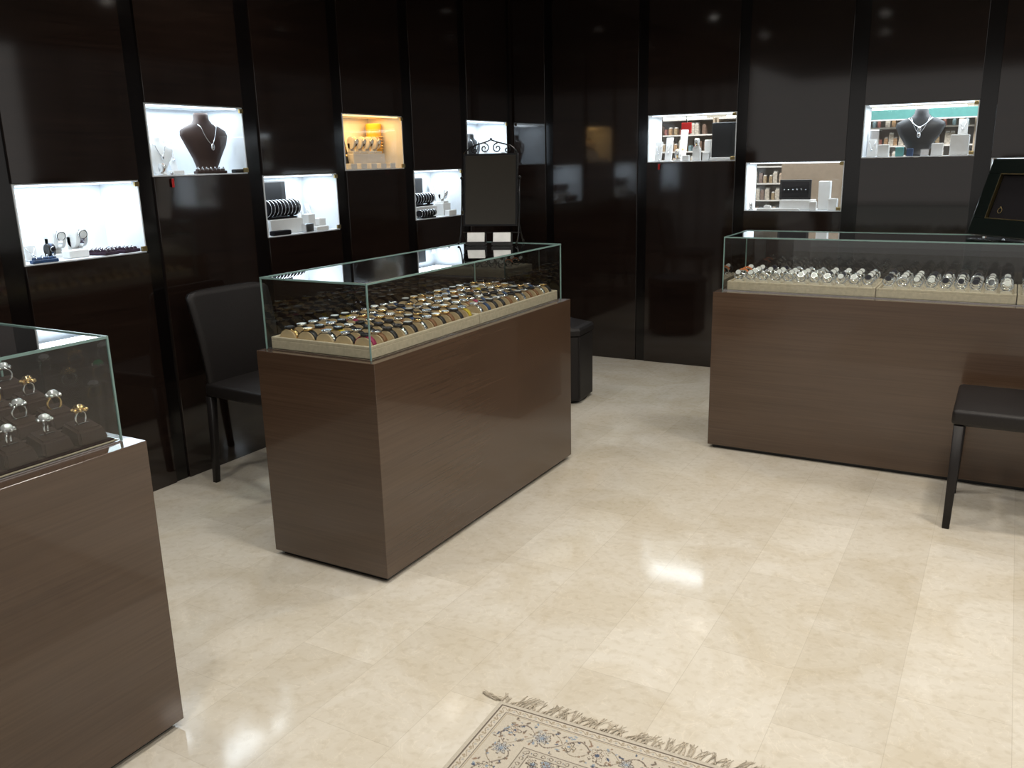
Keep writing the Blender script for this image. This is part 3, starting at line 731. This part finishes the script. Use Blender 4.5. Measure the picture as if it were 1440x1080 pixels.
# ------------------------------------------------------------ rug
rw,rl=1.25,1.8
rt=thing('persian_rug','cream persian rug with floral border and knotted fringe on marble floor','rug',(-1.200,1.970,0),math.radians(2.0))
xs=np.arange(0,rw+.001,.0026); ys=np.concatenate([np.arange(0,.62,.0026),np.arange(.62,rl+.001,.02)])
XX,YY=np.meshgrid(xs,ys)
C=np.zeros(XX.shape+(3,)); cream=np.array([.53,.48,.395]); brown=np.array([.13,.105,.085]); tan=np.array([.35,.29,.205]); navy=np.array([.08,.10,.15]); blue=np.array([.24,.29,.34]); rust=np.array([.25,.17,.12]); grey=np.array([.38,.37,.34])
C[:]=cream
dist=np.minimum(np.minimum(XX,rw-XX),np.minimum(YY,rl-YY))
useY=np.minimum(XX,rw-XX)<np.minimum(YY,rl-YY)
al=np.where(useY,YY,XX)
def paint(mask,c): C[mask]=c
rng=np.random.RandomState(4)
paint(dist<.010,cream*.9)
paint((dist>.012)&(dist<.0165),brown)
band=(dist>.0165)&(dist<.040)
paint(band,cream*1.03)
sc=.028+.005*np.sin(al*2*math.pi/.036)
paint(band&(abs(dist-sc)<.0016),tan*.8)
paint(band&(((al%.036-.009)**2+(dist-.025)**2)<.0045**2),tan)
paint(band&(((al%.036-.027)**2+(dist-.032)**2)<.004**2),grey)
paint((dist>.040)&(dist<.0435),brown)
paint((dist>.046)&(dist<.0485),tan)
mb=(dist>.0485)&(dist<.160); paint(mb,cream*.97)
def rosette(cx,cy,r,pet,c1,c2,c3,region,ph=0):
    dx=XX-cx;dy=YY-cy;rr=np.hypot(dx,dy);m0=rr<r*1.4
    th=np.arctan2(dy,dx)+ph; edge=r*(.78+.22*np.cos(pet*th))
    paint(m0&region&(rr<edge),brown); paint(m0&region&(rr<edge-.0030),c1); paint(m0&region&(rr<edge*.55),c2*.8); paint(m0&region&(rr<edge*.55-.0026),c1*1.05); paint(m0&region&(rr<r*.22),c3)
mid_=.104
sc=mid_+.032*np.sin(al*2*math.pi/.17)
paint(mb&(abs(dist-sc)<.0022),brown*1.3)
sc2=mid_-.032*np.sin(al*2*math.pi/.17)
paint(mb&(abs(dist-sc2)<.0016),tan*.6)
i=0
for s in np.arange(.104,rl,.085):
    r=.029 if i%2 else .022
    for (cx,cy) in ((mid_,s),(rw-mid_,s)):
        if cy<rl: rosette(cx,cy,r,8 if i%2 else 5,[cream,grey*1.1,cream][i%3],[rust,navy,tan][i%3],[navy,blue,blue][i%3],mb)
    if s<rw-.1: rosette(s,mid_,r,8 if i%2 else 5,[cream,grey*1.1,cream][i%3],[rust,navy,tan][i%3],[navy,blue,blue][i%3],mb)
    i+=1
base_c=cream*.97
for k in range(560):
    s=rng.uniform(.05,1.2); d=rng.uniform(.054,.155); c=[tan*.8,brown*1.3,navy,rust,blue,grey][rng.randint(6)]; r=rng.uniform(.004,.0080)
    cx,cy=((d,s) if rng.rand()<.4 else (s,d))
    a=rng.uniform(0,3.14); dx=XX-cx;dy=YY-cy; u=dx*math.cos(a)+dy*math.sin(a); v=-dx*math.sin(a)+dy*math.cos(a)
    mm=mb&((u/r)**2+(v/(r*.45))**2<1)&(np.abs(C-base_c).sum(axis=2)<.02); paint(mm,c)
paint((dist>.160)&(dist<.1635),brown); b2=(dist>.1635)&(dist<.186); paint(b2,cream*.9)
paint(b2&(((al%.024-.012)**2+(dist-.175)**2)<.0065**2),brown);paint(b2&(((al%.024-.012)**2+(dist-.175)**2)<.0042**2),cream);paint(b2&(((al%.024)**2+(dist-.175)**2)<.0025**2),navy)
paint((dist>.186)&(dist<.1895),brown)
fld=dist>.1895
th1=np.sin(XX*46+3*np.sin(YY*26))+np.sin(YY*49+3*np.sin(XX*24)); paint(fld&(abs(th1)<.09),brown*1.4)
for k in range(240):
    cx,cy=rng.uniform(.19,1.06),rng.uniform(.19,.66); r=rng.uniform(.010,.024)
    rosette(cx,cy,r,rng.choice([5,6,8]),[cream,blue*1.3,cream,grey][rng.randint(4)],[rust,navy,tan][rng.randint(3)],[cream,navy,blue][rng.randint(3)],fld,rng.uniform(0,3))
C*=(.93+.14*rng.rand(*XX.shape))[...,None]
ny,nx=XX.shape
verts=np.stack([XX,-YY,.0065+0*XX],-1).reshape(-1,3)
idx=np.arange(nx*ny).reshape(ny,nx)
faces=np.stack([idx[:-1,:-1],idx[1:,:-1],idx[1:,1:],idx[:-1,1:]],-1).reshape(-1,4)
me=bpy.data.meshes.new('rug_pile')
V=verts.tolist(); Fc=faces.tolist()
bd=list(idx[0,:])+list(idx[1:,-1])+list(idx[-1,-2::-1])+list(idx[-2:0:-1,0])
base=len(V)
for b_ in bd: V.append([V[b_][0],V[b_][1],.0])
nb=len(bd)
for k in range(nb): Fc.append([int(bd[k]),int(bd[(k+1)%nb]),base+(k+1)%nb,base+k])
me.from_pydata(V,[],Fc); me.update()
ca=me.color_attributes.new('weave','FLOAT_COLOR','POINT')
cc=np.ones((len(V),4),np.float32); cc[:nx*ny,:3]=C.reshape(-1,3); cc[nx*ny:,:3]=cream
ca.data.foreach_set('color',cc.ravel())
m,n_,b_=nt('rug_wool'); at=n_.nodes.new('ShaderNodeVertexColor'); at.layer_name='weave'
no=n_.nodes.new('ShaderNodeTexNoise'); no.inputs['Scale'].default_value=400; bp=n_.nodes.new('ShaderNodeBump'); bp.inputs['Strength'].default_value=.5; bp.inputs['Distance'].default_value=.002
n_.links.new(at.outputs[0],b_.inputs['Base Color']); n_.links.new(no.outputs['Fac'],bp.inputs['Height']); n_.links.new(bp.outputs[0],b_.inputs['Normal'])
b_.inputs['Roughness'].default_value=.95; b_.inputs['Specular IOR Level'].default_value=.1; me.materials.append(m)
linkme('rug_pile',me,rt)
M['fringe']=mat('fringe_cotton',(.48,.42,.33),.9,spec=.1,amount=.25)
bm=B(); rnd=random.Random(3)
x=.002
while x<rw:
    lean=rnd.uniform(-.03,.03)+.010; ln=rnd.uniform(.025,.058)
    ns=rnd.choice((3,4,5))
    tube(bm,[(x,0,.005),(x+lean*.2,.011,.0060)],.0026,seg=5)
    for k in range(ns):
        p=[]; ph=rnd.uniform(0,6); am=rnd.uniform(.002,.005); sx=rnd.uniform(-.014,.014)
        for i in range(7):
            q=i/6; p.append((x+lean*q+sx*q+am*math.sin(ph+q*7)*q, .008+ln*q, .0040-.003*q+.0010*math.sin(ph+q*5)*(1-q)+.0004*k))
        tube(bm,p,.0011,seg=4,r2=.0007)
    x+=rnd.uniform(.010,.017)
for k in range(9):
    ph=rnd.uniform(0,6); tube(bm,[(0-.07*i/8+.004*math.sin(ph+i), .004+.01*i/8+.004*math.sin(ph*2+i*.8)+k*.0014, .003+.0005*k) for i in range(9)],.0013,seg=4,r2=.0009)
obj('fringe',bm,['fringe'],rt,kind='stuff')

# ------------------------------------------------------------ camera
f,th,ro,ya=1213.0,.2529,.0232,.5222
R_=Vector((math.cos(ya),math.sin(ya),0)); hd=Vector((-math.sin(ya),math.cos(ya),0))
F_=hd*math.cos(th)+Vector((0,0,-math.sin(th))); Dn=-hd*math.sin(th)+Vector((0,0,-math.cos(th)))
cxv=R_*math.cos(ro)+Dn*math.sin(ro); cyv=-( -R_*math.sin(ro)+Dn*math.cos(ro)); czv=-F_
cam=bpy.data.cameras.new('camera'); cam.sensor_width=36; cam.lens=f/1440*36; cam.clip_start=.05
co=bpy.data.objects.new('camera',cam); col.objects.link(co)
mw=Matrix((cxv,cyv,czv)).transposed().to_4x4(); mw.translation=Vector((0,0,1.6)); co.matrix_world=mw
scene.camera=co
